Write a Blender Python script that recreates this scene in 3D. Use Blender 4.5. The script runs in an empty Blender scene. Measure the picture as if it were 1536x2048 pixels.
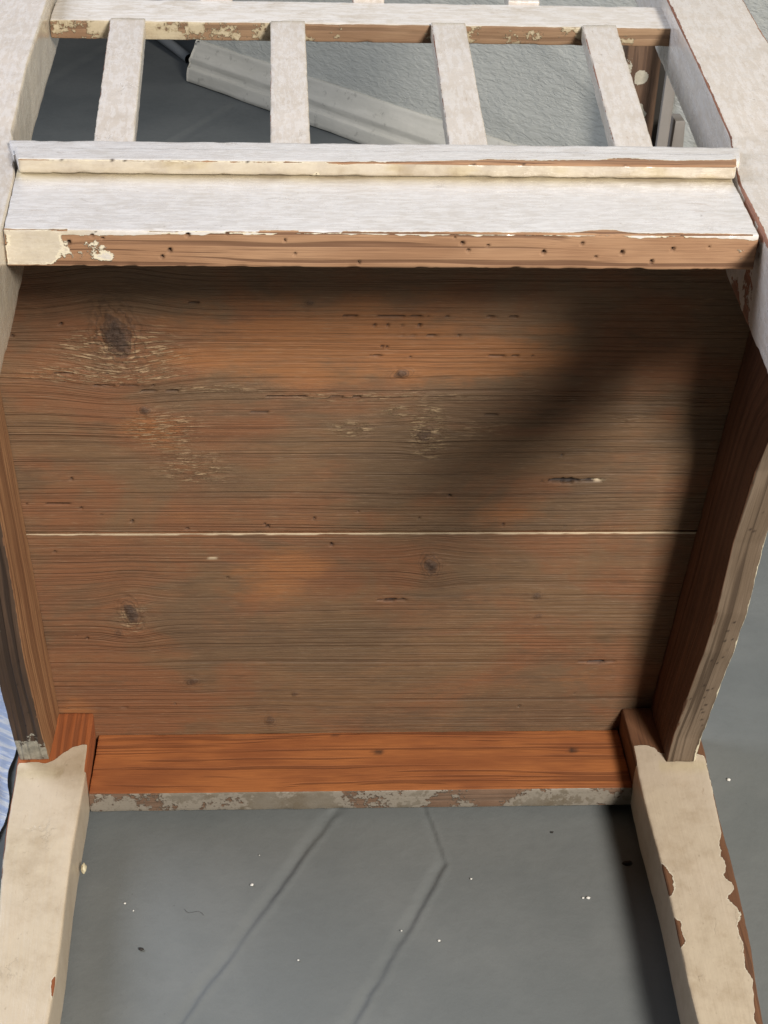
import bpy, math
import numpy as np
from mathutils import Matrix, Vector

sc = bpy.context.scene
C = sc.collection

# ------------------------------------------------------------------ camera
cam_d = bpy.data.cameras.new('camera')
cam = bpy.data.objects.new('camera', cam_d); C.objects.link(cam)
_r = Vector((0.9987, -0.0450, 0.0254)).normalized()
_f = Vector((0.0516, 0.8441, -0.5337)); _f = (_f - _r*_f.dot(_r)).normalized()
_u = _r.cross(_f)
M = Matrix((( _r.x, _u.x, -_f.x, -0.038), (_r.y, _u.y, -_f.y, -0.818), (_r.z, _u.z, -_f.z, 0.718), (0, 0, 0, 1)))
cam.matrix_world = M
cam_d.sensor_fit = 'VERTICAL'; cam_d.sensor_height = 36; cam_d.lens = 36*3000/2048
cam_d.clip_start = .01; cam_d.clip_end = 100
sc.camera = cam

# ------------------------------------------------------------------ light
w = bpy.data.worlds.new('World'); sc.world = w; w.use_nodes = True
bg = w.node_tree.nodes['Background']; bg.inputs[0].default_value = (.80, .88, 1.0, 1); bg.inputs[1].default_value = .006

def area(name, loc, target, sx, sy, power, col):
    d = bpy.data.lights.new(name, 'AREA'); d.shape = 'RECTANGLE'; d.size = sx; d.size_y = sy
    d.energy = power; d.color = col
    o = bpy.data.objects.new(name, d); C.objects.link(o); o.location = loc
    o.rotation_euler = (Vector(target)-Vector(loc)).to_track_quat('-Z', 'Y').to_euler()
    return o
area('key_window_light', (.94, -2.08, 1.76), (0, 0, .2), .52, .52, 104, (1.0, .93, .84))
area('side_window_light', (-1.15, .38, 1.20), (-.1, -.10, .35), 0.7, .7, 21, (.84, .89, 1.0))
sc.view_settings.view_transform = 'Standard'; sc.view_settings.look = 'None'
sc.view_settings.exposure = 0; sc.view_settings.gamma = 1; sc.view_settings.use_curve_mapping = False

# ------------------------------------------------------------------ numpy noise
def _hash(i, j, k):
    n = (i*374761393 + j*668265263 + k*2147483647 + 974711) & 0xffffffff
    n = ((n ^ (n >> 13))*1274126177) & 0xffffffff
    n = (n ^ (n >> 16)) & 0xffff
    return n/65535.0
def vnoise(p):
    p = np.asarray(p, float); i = np.floor(p).astype(np.int64); f = p-i; f = f*f*(3-2*f)
    r = 0
    for a in (0, 1):
        for b in (0, 1):
            for c in (0, 1):
                wgt = (f[:, 0] if a else 1-f[:, 0])*(f[:, 1] if b else 1-f[:, 1])*(f[:, 2] if c else 1-f[:, 2])
                r = r + wgt*_hash(i[:, 0]+a, i[:, 1]+b, i[:, 2]+c)
    return r-.5
def fbm(p, s, o=3, seed=0):
    p = np.asarray(p)*np.asarray(s)+seed*17.3; r = 0; a = 1.
    for _ in range(o):
        r = r + a*vnoise(p); p = p*2.03+5.1; a *= .5
    return r
def sstep(a, b, x):
    t = np.clip((x-a)/(b-a), 0, 1); return t*t*(3-2*t)

# ------------------------------------------------------------------ node helper
class NT:
    def __init__(s, name):
        s.m = bpy.data.materials.new(name); s.m.use_nodes = True; s.t = s.m.node_tree; s.t.nodes.clear()
        s.out = s.t.nodes.new('ShaderNodeOutputMaterial'); s.b = s.t.nodes.new('ShaderNodeBsdfPrincipled')
        s.t.links.new(s.b.outputs[0], s.out.inputs[0])
    def set(s, inp, v):
        if isinstance(v, bpy.types.NodeSocket): s.t.links.new(v, inp)
        elif isinstance(v, (tuple, list)) and len(v) == 3 and inp.type == 'RGBA': inp.default_value = (*v, 1)
        else: inp.default_value = v
    def math(s, op, a, b=0., c=None, clamp=False):
        n = s.t.nodes.new('ShaderNodeMath'); n.operation = op; n.use_clamp = clamp
        s.set(n.inputs[0], a); s.set(n.inputs[1], b)
        if c is not None: s.set(n.inputs[2], c)
        return n.outputs[0]
    def add(s, a, b): return s.math('ADD', a, b)
    def mul(s, a, b): return s.math('MULTIPLY', a, b)
    def sub(s, a, b): return s.math('SUBTRACT', a, b)
    def attr(s, name, vec=False):
        n = s.t.nodes.new('ShaderNodeAttribute'); n.attribute_name = name
        return n.outputs['Vector'] if vec else n.outputs['Fac']
    def vmul(s, v, k):
        n = s.t.nodes.new('ShaderNodeVectorMath'); n.operation = 'MULTIPLY'; s.set(n.inputs[0], v); n.inputs[1].default_value = k
        return n.outputs[0]
    def vadd(s, v, k):
        n = s.t.nodes.new('ShaderNodeVectorMath'); n.operation = 'ADD'; s.set(n.inputs[0], v); s.set(n.inputs[1], k)
        return n.outputs[0]
    def noise(s, v, scale=1., detail=3., rough=.55, dist=0.):
        n = s.t.nodes.new('ShaderNodeTexNoise'); s.set(n.inputs['Vector'], v); n.inputs['Scale'].default_value = scale
        n.inputs['Detail'].default_value = detail; n.inputs['Roughness'].default_value = rough; n.inputs['Distortion'].default_value = dist
        return n.outputs[0]
    def ramp(s, v, a, b, lo=0., hi=1.):
        n = s.t.nodes.new('ShaderNodeMapRange'); n.interpolation_type = 'SMOOTHSTEP'
        s.set(n.inputs[0], v); n.inputs[1].default_value = a; n.inputs[2].default_value = b
        n.inputs[3].default_value = lo; n.inputs[4].default_value = hi
        return n.outputs[0]
    def mix(s, f, a, b, mode='MIX'):
        n = s.t.nodes.new('ShaderNodeMix'); n.data_type = 'RGBA'; n.blend_type = mode
        s.set(n.inputs[0], f); s.set(n.inputs[6], a); s.set(n.inputs[7], b)
        return n.outputs[2]
    def sep(s, v):
        n = s.t.nodes.new('ShaderNodeSeparateXYZ'); s.set(n.inputs[0], v); return n.outputs
    def comb(s, x, y, z):
        n = s.t.nodes.new('ShaderNodeCombineXYZ'); s.set(n.inputs[0], x); s.set(n.inputs[1], y); s.set(n.inputs[2], z); return n.outputs[0]
    def bump(s, h, dist, strength=1., nrm=None):
        n = s.t.nodes.new('ShaderNodeBump'); s.set(n.inputs['Height'], h); n.inputs['Distance'].default_value = dist
        n.inputs['Strength'].default_value = strength
        if nrm is not None: s.set(n.inputs['Normal'], nrm)
        return n.outputs[0]
    def done(s, col, rough, nrm=None, spec=.5):
        s.set(s.b.inputs['Base Color'], col); s.set(s.b.inputs['Roughness'], rough)
        s.b.inputs['Specular IOR Level'].default_value = spec
        if nrm is not None: s.set(s.b.inputs['Normal'], nrm)
        return s.m

def wood_nodes(n, cols, line=.5, freq=230., relief=.0004):
    """raw softwood: cols = light, mid, dark; grain runs along attribute pp.x"""
    P = n.attr('pp', True); x, y, z = n.sep(P)
    wob = n.mul(n.sub(n.noise(n.comb(n.mul(x, 5.), n.mul(y, 30.), n.mul(z, 30.)), 1., 2.), .5), .012)
    y2 = n.add(y, wob); z2 = n.add(z, wob)
    bands = n.noise(n.comb(n.mul(x, 2.0), n.mul(y2, freq), n.mul(z2, freq)), 1., 1.5, .5)
    lines = n.ramp(bands, .50, .62)
    fib = n.noise(n.comb(n.mul(x, 30.), n.mul(y2, 1500.), n.mul(z2, 1500.)), 1., 2., .6)
    big = n.noise(n.comb(n.mul(x, 14.), n.mul(y, 50.), n.mul(z, 50.)), 1., 3., .6)
    c = n.mix(n.ramp(big, .35, .65), cols[0], cols[1])
    c = n.mix(n.mul(lines, line), c, cols[2])
    c = n.mix(n.ramp(fib, .35, .75, 0., .35), c, cols[2])
    h = n.add(n.mul(lines, .8), n.mul(fib, .5))
    return c, h

# -------------------------------------------------- peeling painted wood
def painted(name, paint, primer, wood, edge=.30, namp=.7, scale=55., gloss=.42, line=.55, dirt=.35, white=0., freq=230., coat=.15):
    n = NT(name)
    P = n.attr('pp', True); x, y, z = n.sep(P)
    n1 = n.noise(P, scale, 5., .62)
    n2 = n.noise(n.comb(n.mul(x, scale*.5), n.mul(y, scale*2.2), n.mul(z, scale*2.2)), 1., 4., .6)
    big = n.noise(P, 14., 2., .5)
    e = n.attr('ed'); kb = n.attr('kb')
    em = n.math('POWER', 2.718, n.mul(e, -420.))
    m = n.add(kb, n.mul(em, edge))
    m = n.add(m, n.mul(n.sub(n1, .5), namp)); m = n.add(m, n.mul(n.sub(n2, .5), namp*.6)); m = n.add(m, n.mul(n.sub(big, .5), .5))
    n3 = n.noise(P, 330., 4., .65); m = n.add(m, n.mul(n.sub(n3, .5), namp*.55))
    bare = n.ramp(m, .49, .52)
    prim = n.ramp(m, .41, .445)
    wc, wh = wood_nodes(n, wood, line, freq)
    wc = n.mix(n.mul(n.attr('gw'), .85), wc, n.mix(n.noise(P, 90., 3., .6), (.10, .066, .044), (.185, .135, .098)))
    # brush marks, grime and fine wear in the paint
    br = n.noise(n.comb(n.mul(x, 14.), n.mul(y, 420.), n.mul(z, 420.)), 1., 3., .6)
    lump = n.noise(P, 120., 4., .6)
    gr = n.noise(P, 38., 6., .7)
    sp = n.ramp(n.noise(P, 260., 3., .6), .66, .73)
    lc = n.noise(n.comb(n.mul(x, 60.), n.mul(y, 240.), n.mul(z, 240.)), 1., 4., .7)
    pc = n.mix(n.ramp(gr, .42, .72, 0., dirt), paint, tuple(c*k for c, k in zip(paint, (.62, .54, .42))))
    pc = n.mix(n.mul(n.ramp(n.noise(P, 18., 3., .6), .45, .7), .35), pc, tuple(min(1, c*k) for c, k in zip(paint, (1.12, 1.12, 1.14))))
    pc = n.mix(n.ramp(br, .45, .8, 0., .12), pc, tuple(c*.7 for c in paint))
    pc = n.mix(n.mul(sp, .30), pc, (.16, .11, .07))
    pc = n.mix(n.ramp(lc, .64, .72, 0., .45), pc, tuple(c*k for c, k in zip(paint, (.60, .50, .42))))
    if white > 0:
        wm = n.ramp(n.noise(n.comb(n.mul(x, 80.), n.mul(y, 330.), n.mul(z, 330.)), 1., 5., .75), .48, .54, 0., white)
        pc = n.mix(wm, pc, (.80, .79, .80))
    pc = n.mix(n.attr('yl'), pc, n.mix(n.ramp(gr, .40, .68), (.52, .44, .285), (.33, .255, .15)))
    # hairline cracks
    v = n.t.nodes.new('ShaderNodeTexVoronoi'); v.feature = 'DISTANCE_TO_EDGE'
    n.set(v.inputs['Vector'], n.vadd(n.comb(n.mul(x, 22.), n.mul(y, 60.), n.mul(z, 60.)), n.comb(n.mul(lump, 1.2), n.mul(gr, 1.2), lump)))
    v.inputs['Scale'].default_value = 1.
    cr = n.mul(n.ramp(v.outputs[0], .012, .03, 1., 0.), n.ramp(n.noise(P, 25., 2.), .60, .68))
    pc = n.mix(n.mul(cr, .12), pc, (.16, .12, .08))
    col = n.mix(prim, pc, primer)
    col = n.mix(bare, col, wc)
    rim = n.mul(n.ramp(m, .47, .50), n.ramp(m, .50, .54, 1., 0.))
    col = n.mix(n.mul(rim, .18), col, (.10, .06, .035))
    hole = n.attr('dk'); col = n.mix(hole, col, (.035, .022, .015))
    ph = n.add(n.mul(br, .5), n.add(n.mul(lump, .9), n.mul(cr, -.3)))
    h = n.add(n.mul(n.sub(1., bare), n.add(1.2, ph)), n.mul(bare, n.mul(wh, -.8)))
    nb = n.bump(h, .00055, .75)
    rough = n.add(n.mul(bare, .75-gloss), n.add(gloss, n.mul(n.sub(gr, .5), .3)))
    n.set(n.b.inputs['Coat Weight'], n.mul(n.sub(1., bare), coat)); n.b.inputs['Coat Roughness'].default_value = .22
    n.set(n.b.inputs['Coat Normal'], nb)
    return n.done(col, rough, nb, .45)

PINE = ((.40, .235, .135), (.32, .175, .095), (.14, .068, .036))
ORANGE = ((.42, .150, .046), (.30, .100, .033), (.15, .050, .019))
BROWNGREY = ((.185, .138, .098), (.145, .104, .070), (.060, .040, .026))
DARKW = ((.085, .052, .034), (.055, .034, .023), (.028, .018, .013))
M_cream = painted('cream_peeling_paint', (.54, .455, .355), (.66, .60, .48), ((.19, .088, .042), (.14, .062, .030), (.07, .032, .018)), edge=.24, namp=.65, dirt=.42)
M_post = painted('pinkish_white_paint', (.62, .565, .515), (.68, .62, .55), ((.36, .17, .11), (.28, .12, .07), (.13, .06, .04)), edge=.38, namp=.62, gloss=.28, dirt=.30, white=.3, coat=.5)
M_rail = painted('back_rail_worn_paint', (.66, .635, .625), (.72, .66, .52), PINE, edge=.30, namp=.55, gloss=.27, dirt=.25, white=.5, line=.85, freq=420., coat=.6)
M_orange = painted('front_rail_orange_wood', (.20, .175, .140), (.26, .23, .19), ORANGE, edge=.0, namp=.45, gloss=.5, line=.6, dirt=.8, freq=330., scale=32.)
M_side_r = painted('side_rail_grey_brown_wood', (.66, .60, .46), (.66, .60, .46), BROWNGREY, edge=-.45, namp=.55, line=.9)
M_side_l = painted('side_rail_dark_wood', (.34, .32, .27), (.25, .22, .18), DARKW, edge=0., namp=.8, line=.7, dirt=.8)

def raw_mat(name, cols, line, rough=.6, freq=230.):
    n = NT(name); c, h = wood_nodes(n, cols, line, freq)
    P = n.attr('pp', True)
    c = n.mix(n.ramp(n.noise(P, 30., 4., .65), .45, .7, 0., .45), c, tuple(v*.55 for v in cols[1]))
    c = n.mix(n.attr('dk'), c, (.03, .018, .012))
    return n.done(c, rough, n.bump(h, .0004, .7), .3)

# -------------------------------------------------- underside of the seat
def seat_material():
    n = NT('aged_seat_pine')
    P = n.attr('pp', True); x, z, y = n.sep(P); wr = n.attr('wr')
    wob = n.mul(n.sub(n.noise(n.comb(n.mul(x, 2.5), n.mul(y, 12.), z), 1., 2.), .5), .010)
    g = n.add(n.add(y, wr), wob)
    dens = n.noise(n.comb(n.mul(x, .8), n.mul(g, 26.), 4.), 1., 1.)
    bands = n.noise(n.comb(n.mul(x, 1.2), n.mul(g, 420.), z), 1., 2.5, .55)
    bands2 = n.noise(n.comb(n.mul(x, 3.), n.mul(g, 780.), 9.), 1., 1.5, .5)
    l1 = n.mul(n.ramp(bands, .54, .62), n.ramp(dens, .38, .60, .35, 1.))
    l2 = n.ramp(bands2, .54, .64)
    fib = n.noise(n.comb(n.mul(x, 45.), n.mul(g, 1900.), z), 1., 2., .65)
    b1 = n.noise(n.comb(n.mul(x, 9.), n.mul(y, 16.), z), 1., 5., .62, .6)
    b2 = n.noise(n.comb(n.mul(x, 6.), n.mul(y, 13.), 7.), 1., 5., .65, .5)
    b3 = n.noise(n.comb(n.mul(x, 24.), n.mul(y, 60.), 3.), 1., 5., .7)
    c = n.mix(n.ramp(b1, .40, .60), (.190, .112, .060), (.218, .098, .047))
    c = n.mix(n.ramp(b2, .46, .60, 0., .85), c, (.155, .100, .058))
    c = n.mix(n.ramp(b3, .50, .70, 0., .5), c, (.12, .072, .042))
    org = n.attr('og')
    om = n.ramp(n.add(org, n.mul(n.sub(b3, .5), 1.1)), .35, .75)
    c = n.mix(n.mul(om, .72), c, (.34, .142, .052))
    c = n.mix(n.mul(l1, .22), c, (.082, .042, .024))
    c = n.mix(n.mul(n.mul(l2, .32), n.ramp(b1, .38, .62, .25, 1.)), c, (.10, .055, .032))
    c = n.mix(n.mul(n.ramp(fib, .40, .70, 0., .42), n.ramp(b2, .35, .6, .45, 1.)), c, (.07, .04, .022))
    c = n.mix(n.ramp(n.noise(n.comb(n.mul(x, 70.), n.mul(g, 1300.), 6.), 1., 3., .7), .56, .70, 0., .35), c, (.36, .25, .155))
    rg = n.attr('rg')
    fl = n.noise(n.comb(n.mul(x, 95.), n.mul(g, 900.), 2.), 1., 3., .6)
    flm = n.mul(n.ramp(fl, .50, .60), n.ramp(n.add(rg, n.mul(n.sub(b3, .5), .8)), .25, .7))
    c = n.mix(n.mul(flm, .6), c, (.50, .36, .215))
    fl2 = n.ramp(n.noise(n.comb(n.mul(x, 160.), n.mul(g, 700.), 5.), 1., 3., .6), .73, .77)
    c = n.mix(n.mul(fl2, .5), c, (.34, .24, .15))
    kn = n.attr('kn')
    ring = n.noise(P, 420., 3., .7)
    kr = n.attr('kr'); rs = n.math('SINE', n.add(n.mul(kr, 15.), n.mul(n.noise(P, 160., 3.), 5.)))
    c = n.mix(n.mul(n.ramp(rs, .1, .8), n.ramp(kr, .9, 2.3, .55, 0.)), c, (.075, .042, .026))
    c = n.mix(kn, c, n.mix(ring, (.035, .022, .018), (.12, .075, .05)))
    c = n.mix(n.attr('dk'), c, (.022, .012, .009))
    c = n.mix(n.attr('lt'), c, (.60, .49, .34))
    h = n.add(n.mul(l1, -.9), n.add(n.mul(fib, .5), n.add(n.mul(flm, .9), n.mul(n.mul(kn, ring), 1.6))))
    h = n.add(h, n.mul(n.mul(n.noise(P, 300., 4., .7), rg), 1.3))
    h = n.add(h, n.mul(l2, -.3))
    return n.done(c, n.ramp(b1, .3, .7, .50, .68), n.bump(h, .0007, .9), .35)

# ------------------------------------------------------------------ mesh builders
def axis_coords(L, res, r):
    k = max(2, int(round((L-2*r)/res)))
    return np.unique(np.round(np.concatenate([[0, r*.35], np.linspace(r, L-r, k+1), [L-r*.35, L]]), 7))

def mk_mesh(name, V, F, attrs, mat, parent=None, smooth=True):
    me = bpy.data.meshes.new(name); F = np.asarray(F, np.int32); nf, k = F.shape
    me.vertices.add(len(V)); me.vertices.foreach_set('co', np.asarray(V, np.float32).ravel())
    me.loops.add(nf*k); me.loops.foreach_set('vertex_index', F.ravel())
    me.polygons.add(nf); me.polygons.foreach_set('loop_start', np.arange(0, nf*k, k, dtype=np.int32))
    me.polygons.foreach_set('loop_total', np.full(nf, k, np.int32))
    me.update(calc_edges=True); me.validate()
    me.polygons.foreach_set('use_smooth', np.full(len(me.polygons), smooth))
    for an, a in attrs.items():
        a = np.asarray(a, np.float32)
        if a.ndim == 2: at = me.attributes.new(an, 'FLOAT_VECTOR', 'POINT'); at.data.foreach_set('vector', a.ravel())
        else: at = me.attributes.new(an, 'FLOAT', 'POINT'); at.data.foreach_set('value', a)
    me.materials.append(mat)
    o = bpy.data.objects.new(name, me); C.objects.link(o)
    if parent is not None:
        o.parent = parent; o.location = -Vector(parent.location)
    return o

SEED = [1]
def board(name, parent, mat, L, mapping, res=(.003, .003, .003), r=.0012, grain=0, disp=None, attrs=None, rough=.00022, wear=.0006):
    """a piece of timber L metres big; mapping(a,b,c) places unit coordinates in the world (metres)"""
    SEED[0] += 1; sd = SEED[0]
    ax = [axis_coords(L[i], res[i], r) for i in range(3)]
    nx, ny, nz = [len(a) for a in ax]
    keys = []; quads = []
    def face(fix, val):
        o = [i for i in range(3) if i != fix]
        I, J = np.meshgrid(np.arange(len(ax[o[0]])), np.arange(len(ax[o[1]])), indexing='ij')
        idx = np.zeros(I.shape+(3,), np.int64); idx[..., o[0]] = I; idx[..., o[1]] = J; idx[..., fix] = val
        k = (idx[..., 0]*ny+idx[..., 1])*nz+idx[..., 2]
        q = np.stack([k[:-1, :-1], k[1:, :-1], k[1:, 1:], k[:-1, 1:]], -1).reshape(-1, 4)
        flip = (val == 0) != (fix == 1)
        if flip: q = q[:, ::-1]
        quads.append(q)
    for fx in range(3):
        face(fx, 0); face(fx, [nx, ny, nz][fx]-1)
    Q = np.concatenate(quads); uk, inv = np.unique(Q.ravel(), return_inverse=True); Q = inv.reshape(-1, 4)
    i0 = uk//(ny*nz); i1 = (uk//nz) % ny; i2 = uk % nz
    p = np.stack([ax[0][i0], ax[1][i1], ax[2][i2]], 1); Lv = np.array(L)
    inner = np.clip(p, r, Lv-r); v = p-inner; nrm = v/np.maximum(np.linalg.norm(v, axis=1, keepdims=True), 1e-9)
    ds = np.sort(np.minimum(p, Lv-p), axis=1); ed = ds[:, 1]
    # wear: nibble the arrises, gentle unevenness everywhere
    d = rough*1.2*fbm(p, (50, 50, 50), 3, sd)
    nib = np.clip(fbm(p, (150, 150, 150), 2, sd+50)*1.2, 0, 1)+.6*np.clip(fbm(p, (420, 420, 420), 2, sd+51), 0, 1)*sstep(-.1, .3, fbm(p, (30, 30, 30), 2, sd+3))
    d = d - wear*1.3*np.exp(-ed/.0013)*nib
    A = dict(ed=ed)
    un = p/Lv
    W = np.stack(mapping(un[:, 0], un[:, 1], un[:, 2]), 1)
    if attrs: A.update(attrs(p, un, nrm, W))
    if disp is not None: d = d + disp(p, un, nrm, W)
    q = inner + nrm*(r+d)[:, None]
    uq = q/Lv
    W = np.stack(mapping(uq[:, 0], uq[:, 1], uq[:, 2]), 1)
    order = [grain]+[i for i in range(3) if i != grain]
    A['pp'] = p[:, order]+np.array([sd*1.37, sd*.731, sd*.417])
    return mk_mesh(name, W, Q, A, mat, parent)

def pits(pts, coord, r, depth, mask=None):
    """displacement and darkness of round worm holes at 2-D points"""
    d = np.zeros(len(coord)); k = np.zeros(len(coord))
    for i, pt in enumerate(pts):
        rr = r*(0.6+.75*((i*37) % 10)/10)
        q = np.hypot((coord[:, 0]-pt[0]), (coord[:, 1]-pt[1]))/rr
        d = np.maximum(d, depth*np.clip(1.25-q*q, 0, 1)); k = np.maximum(k, np.clip(1.6-1.15*q, 0, 1))
    if mask is not None: d = d*mask; k = k*mask
    return -d, k

def box_map(x0, x1, y0, y1, z0, z1):
    return lambda a, b, c: (x0+(x1-x0)*a, y0+(y1-y0)*b, z0+(z1-z0)*c)

def empty(name, label, cat, loc, group=None):
    o = bpy.data.objects.new(name, None); C.objects.link(o); o.location = loc; o.empty_display_size = .05
    o['label'] = label; o['category'] = cat
    if group: o['group'] = group
    return o
def tag(o, label, cat, group=None):
    o['label'] = label; o['category'] = cat
    if group: o['group'] = group
    return o

FLOOR = -.008
# ------------------------------------------------------------------ floor
def floor_mat():
    n = NT('grey_floor_paint'); P = n.attr('pp', True)
    a = n.noise(P, 7., 4., .6); b = n.noise(P, 90., 4., .65); f = n.noise(P, 700., 2., .6)
    c = n.mix(n.ramp(a, .35, .65), (.145, .158, .160), (.172, .184, .184))
    c = n.mix(n.ramp(b, .45, .75, 0., .25), c, (.13, .138, .138))
    sm = n.noise(n.vmul(P, (30., 9., 1.)), 1., 5., .7)
    c = n.mix(n.ramp(sm, .62, .78, 0., .30), c, (.20, .21, .205))
    sc_ = n.ramp(n.noise(P, 330., 2., .5), .76, .80, 0., .5)
    c = n.mix(sc_, c, (.05, .055, .055))
    h = n.add(n.mul(b, 1.), n.mul(f, .25))
    h = n.add(h, n.mul(n.noise(P, 26., 3., .6), 1.4))
    return n.done(c, n.ramp(b, .3, .7, .70, .82), n.bump(h, .0007, .55), .22)
def build_floor():
    xs = np.concatenate([np.linspace(-5, -.7, 12)[:-1], np.arange(-.7, -.33, .008), np.arange(-.33, .36, .0015), np.arange(.36, .8, .02), np.linspace(.8, 5, 12)])
    ys = np.concatenate([np.linspace(-4, -.5, 10)[:-1], np.arange(-.5, -.02, .0015), np.arange(-.02, 1.2, .02), np.arange(1.2, 2.1, .008), np.linspace(2.1, 6, 8)])
    X, Y = np.meshgrid(xs, ys, indexing='ij'); x = X.ravel(); y = Y.ravel(); z = np.full(len(x), FLOOR)
    def joint(p0, p1, wd, dep):
        p0 = np.array(p0); p1 = np.array(p1); t = p1-p0; Ln = np.hypot(*t); t = t/Ln; nn = np.array([t[1], -t[0]])
        s = (x-p0[0])*t[0]+(y-p0[1])*t[1]; q = np.stack([x, y, x*0], 1)
        e = (x-p0[0])*nn[0]+(y-p0[1])*nn[1] + .0016*fbm(q, (70, 70, 1), 3) 
        m = sstep(-.004, .004, s)*sstep(-.004, .004, Ln-s)
        k = dep*(.75+.5*fbm(q, (40, 40, 1), 2, 3))
        # asymmetric hollow: wide lit flank and a steep flank
        u = -e/wd
        prof = np.where(u < 0, sstep(-1.7, 0, u), sstep(.6, 0, u))
        lip = .35*np.exp(-((u-.9)/.35)**2)
        return m*k*(-prof+lip)
    # seams between the floor boards under the paint
    for a, b, wd, dp in (((-.0208, -.058), (-.1155, -.2332), .0050, .0016), ((-.1155, -.2332), (-.20, -.39), .0050, .0016),
                         ((-.0208, -.058), (.02, .02), .0050, .0015),
                         ((.0522, -.1054), (-.0134, -.2357), .0048, .0016), ((-.0134, -.2357), (-.10, -.40), .0048, .0016),
                         ((.0440, -.0591), (.0522, -.1054), .0034, .0016), ((.028, .03), (.0440, -.0591), .0034, .0016),
                         ((-.47, 1.60), (-.36, 1.93), .012, .0025), ((-.26, 1.30), (-.149, 1.5355), .012, .0025)):
        z += joint(a, b, wd, dp)
    q = np.stack([x, y, x*0], 1); z += .0010*fbm(q, (9, 9, 1), 3, 5)*((np.abs(x) < .8) & (y < 2.3) & (y > -.6))
    # hairline scratches left as raised drips
    nx, ny = X.shape; id_ = np.arange(nx*ny).reshape(nx, ny)
    Q = np.stack([id_[:-1, :-1], id_[1:, :-1], id_[1:, 1:], id_[:-1, 1:]], -1).reshape(-1, 4)
    o = mk_mesh('floor', np.stack([x, y, z], 1), Q, dict(pp=np.stack([x, y, x*0], 1)), floor_mat())
    o['kind'] = 'structure'
build_floor()

# ------------------------------------------------------------------ wall, skirting, doorway
WA = np.array([-.2272, 1.6503]); WU = np.array([.2553, -.2822]); WU = WU/np.linalg.norm(WU); WN = np.array([-WU[1]*-1, -WU[0]]) * 1.
WN = np.array([WU[1], -WU[0]])                      # towards the camera
def wpt(s, n_, z): return np.stack([WA[0]+WU[0]*s+WN[0]*n_, WA[1]+WU[1]*s+WN[1]*n_, z], -1)
def wall_mat():
    n = NT('rough_wall_paint'); P = n.attr('pp', True)
    a = n.noise(P, 5., 3.); b = n.noise(n.vmul(P, (1., 1., 2.6)), 75., 5., .62, .4); f = n.noise(P, 210., 3., .6)
    c = n.mix(a, (.50, .51, .47), (.58, .585, .535))
    c = n.mix(n.ramp(n.noise(P, 24., 3.), .6, .75, 0., .2), c, (.27, .285, .27))
    h = n.add(n.ramp(b, .35, .70), n.mul(f, .35))
    return n.done(c, .5, n.bump(h, .0016, .55), .35)
def grid_obj(name, fn, nu, nv, mat, attrs=None, flip=False):
    U, V = np.meshgrid(np.linspace(0, 1, nu), np.linspace(0, 1, nv), indexing='ij'); u = U.ravel(); v = V.ravel()
    co, pp = fn(u, v); id_ = np.arange(nu*nv).reshape(nu, nv)
    Q = np.stack([id_[:-1, :-1], id_[1:, :-1], id_[1:, 1:], id_[:-1, 1:]], -1).reshape(-1, 4)
    if flip: Q = Q[:, ::-1]
    return co, Q, pp
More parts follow.
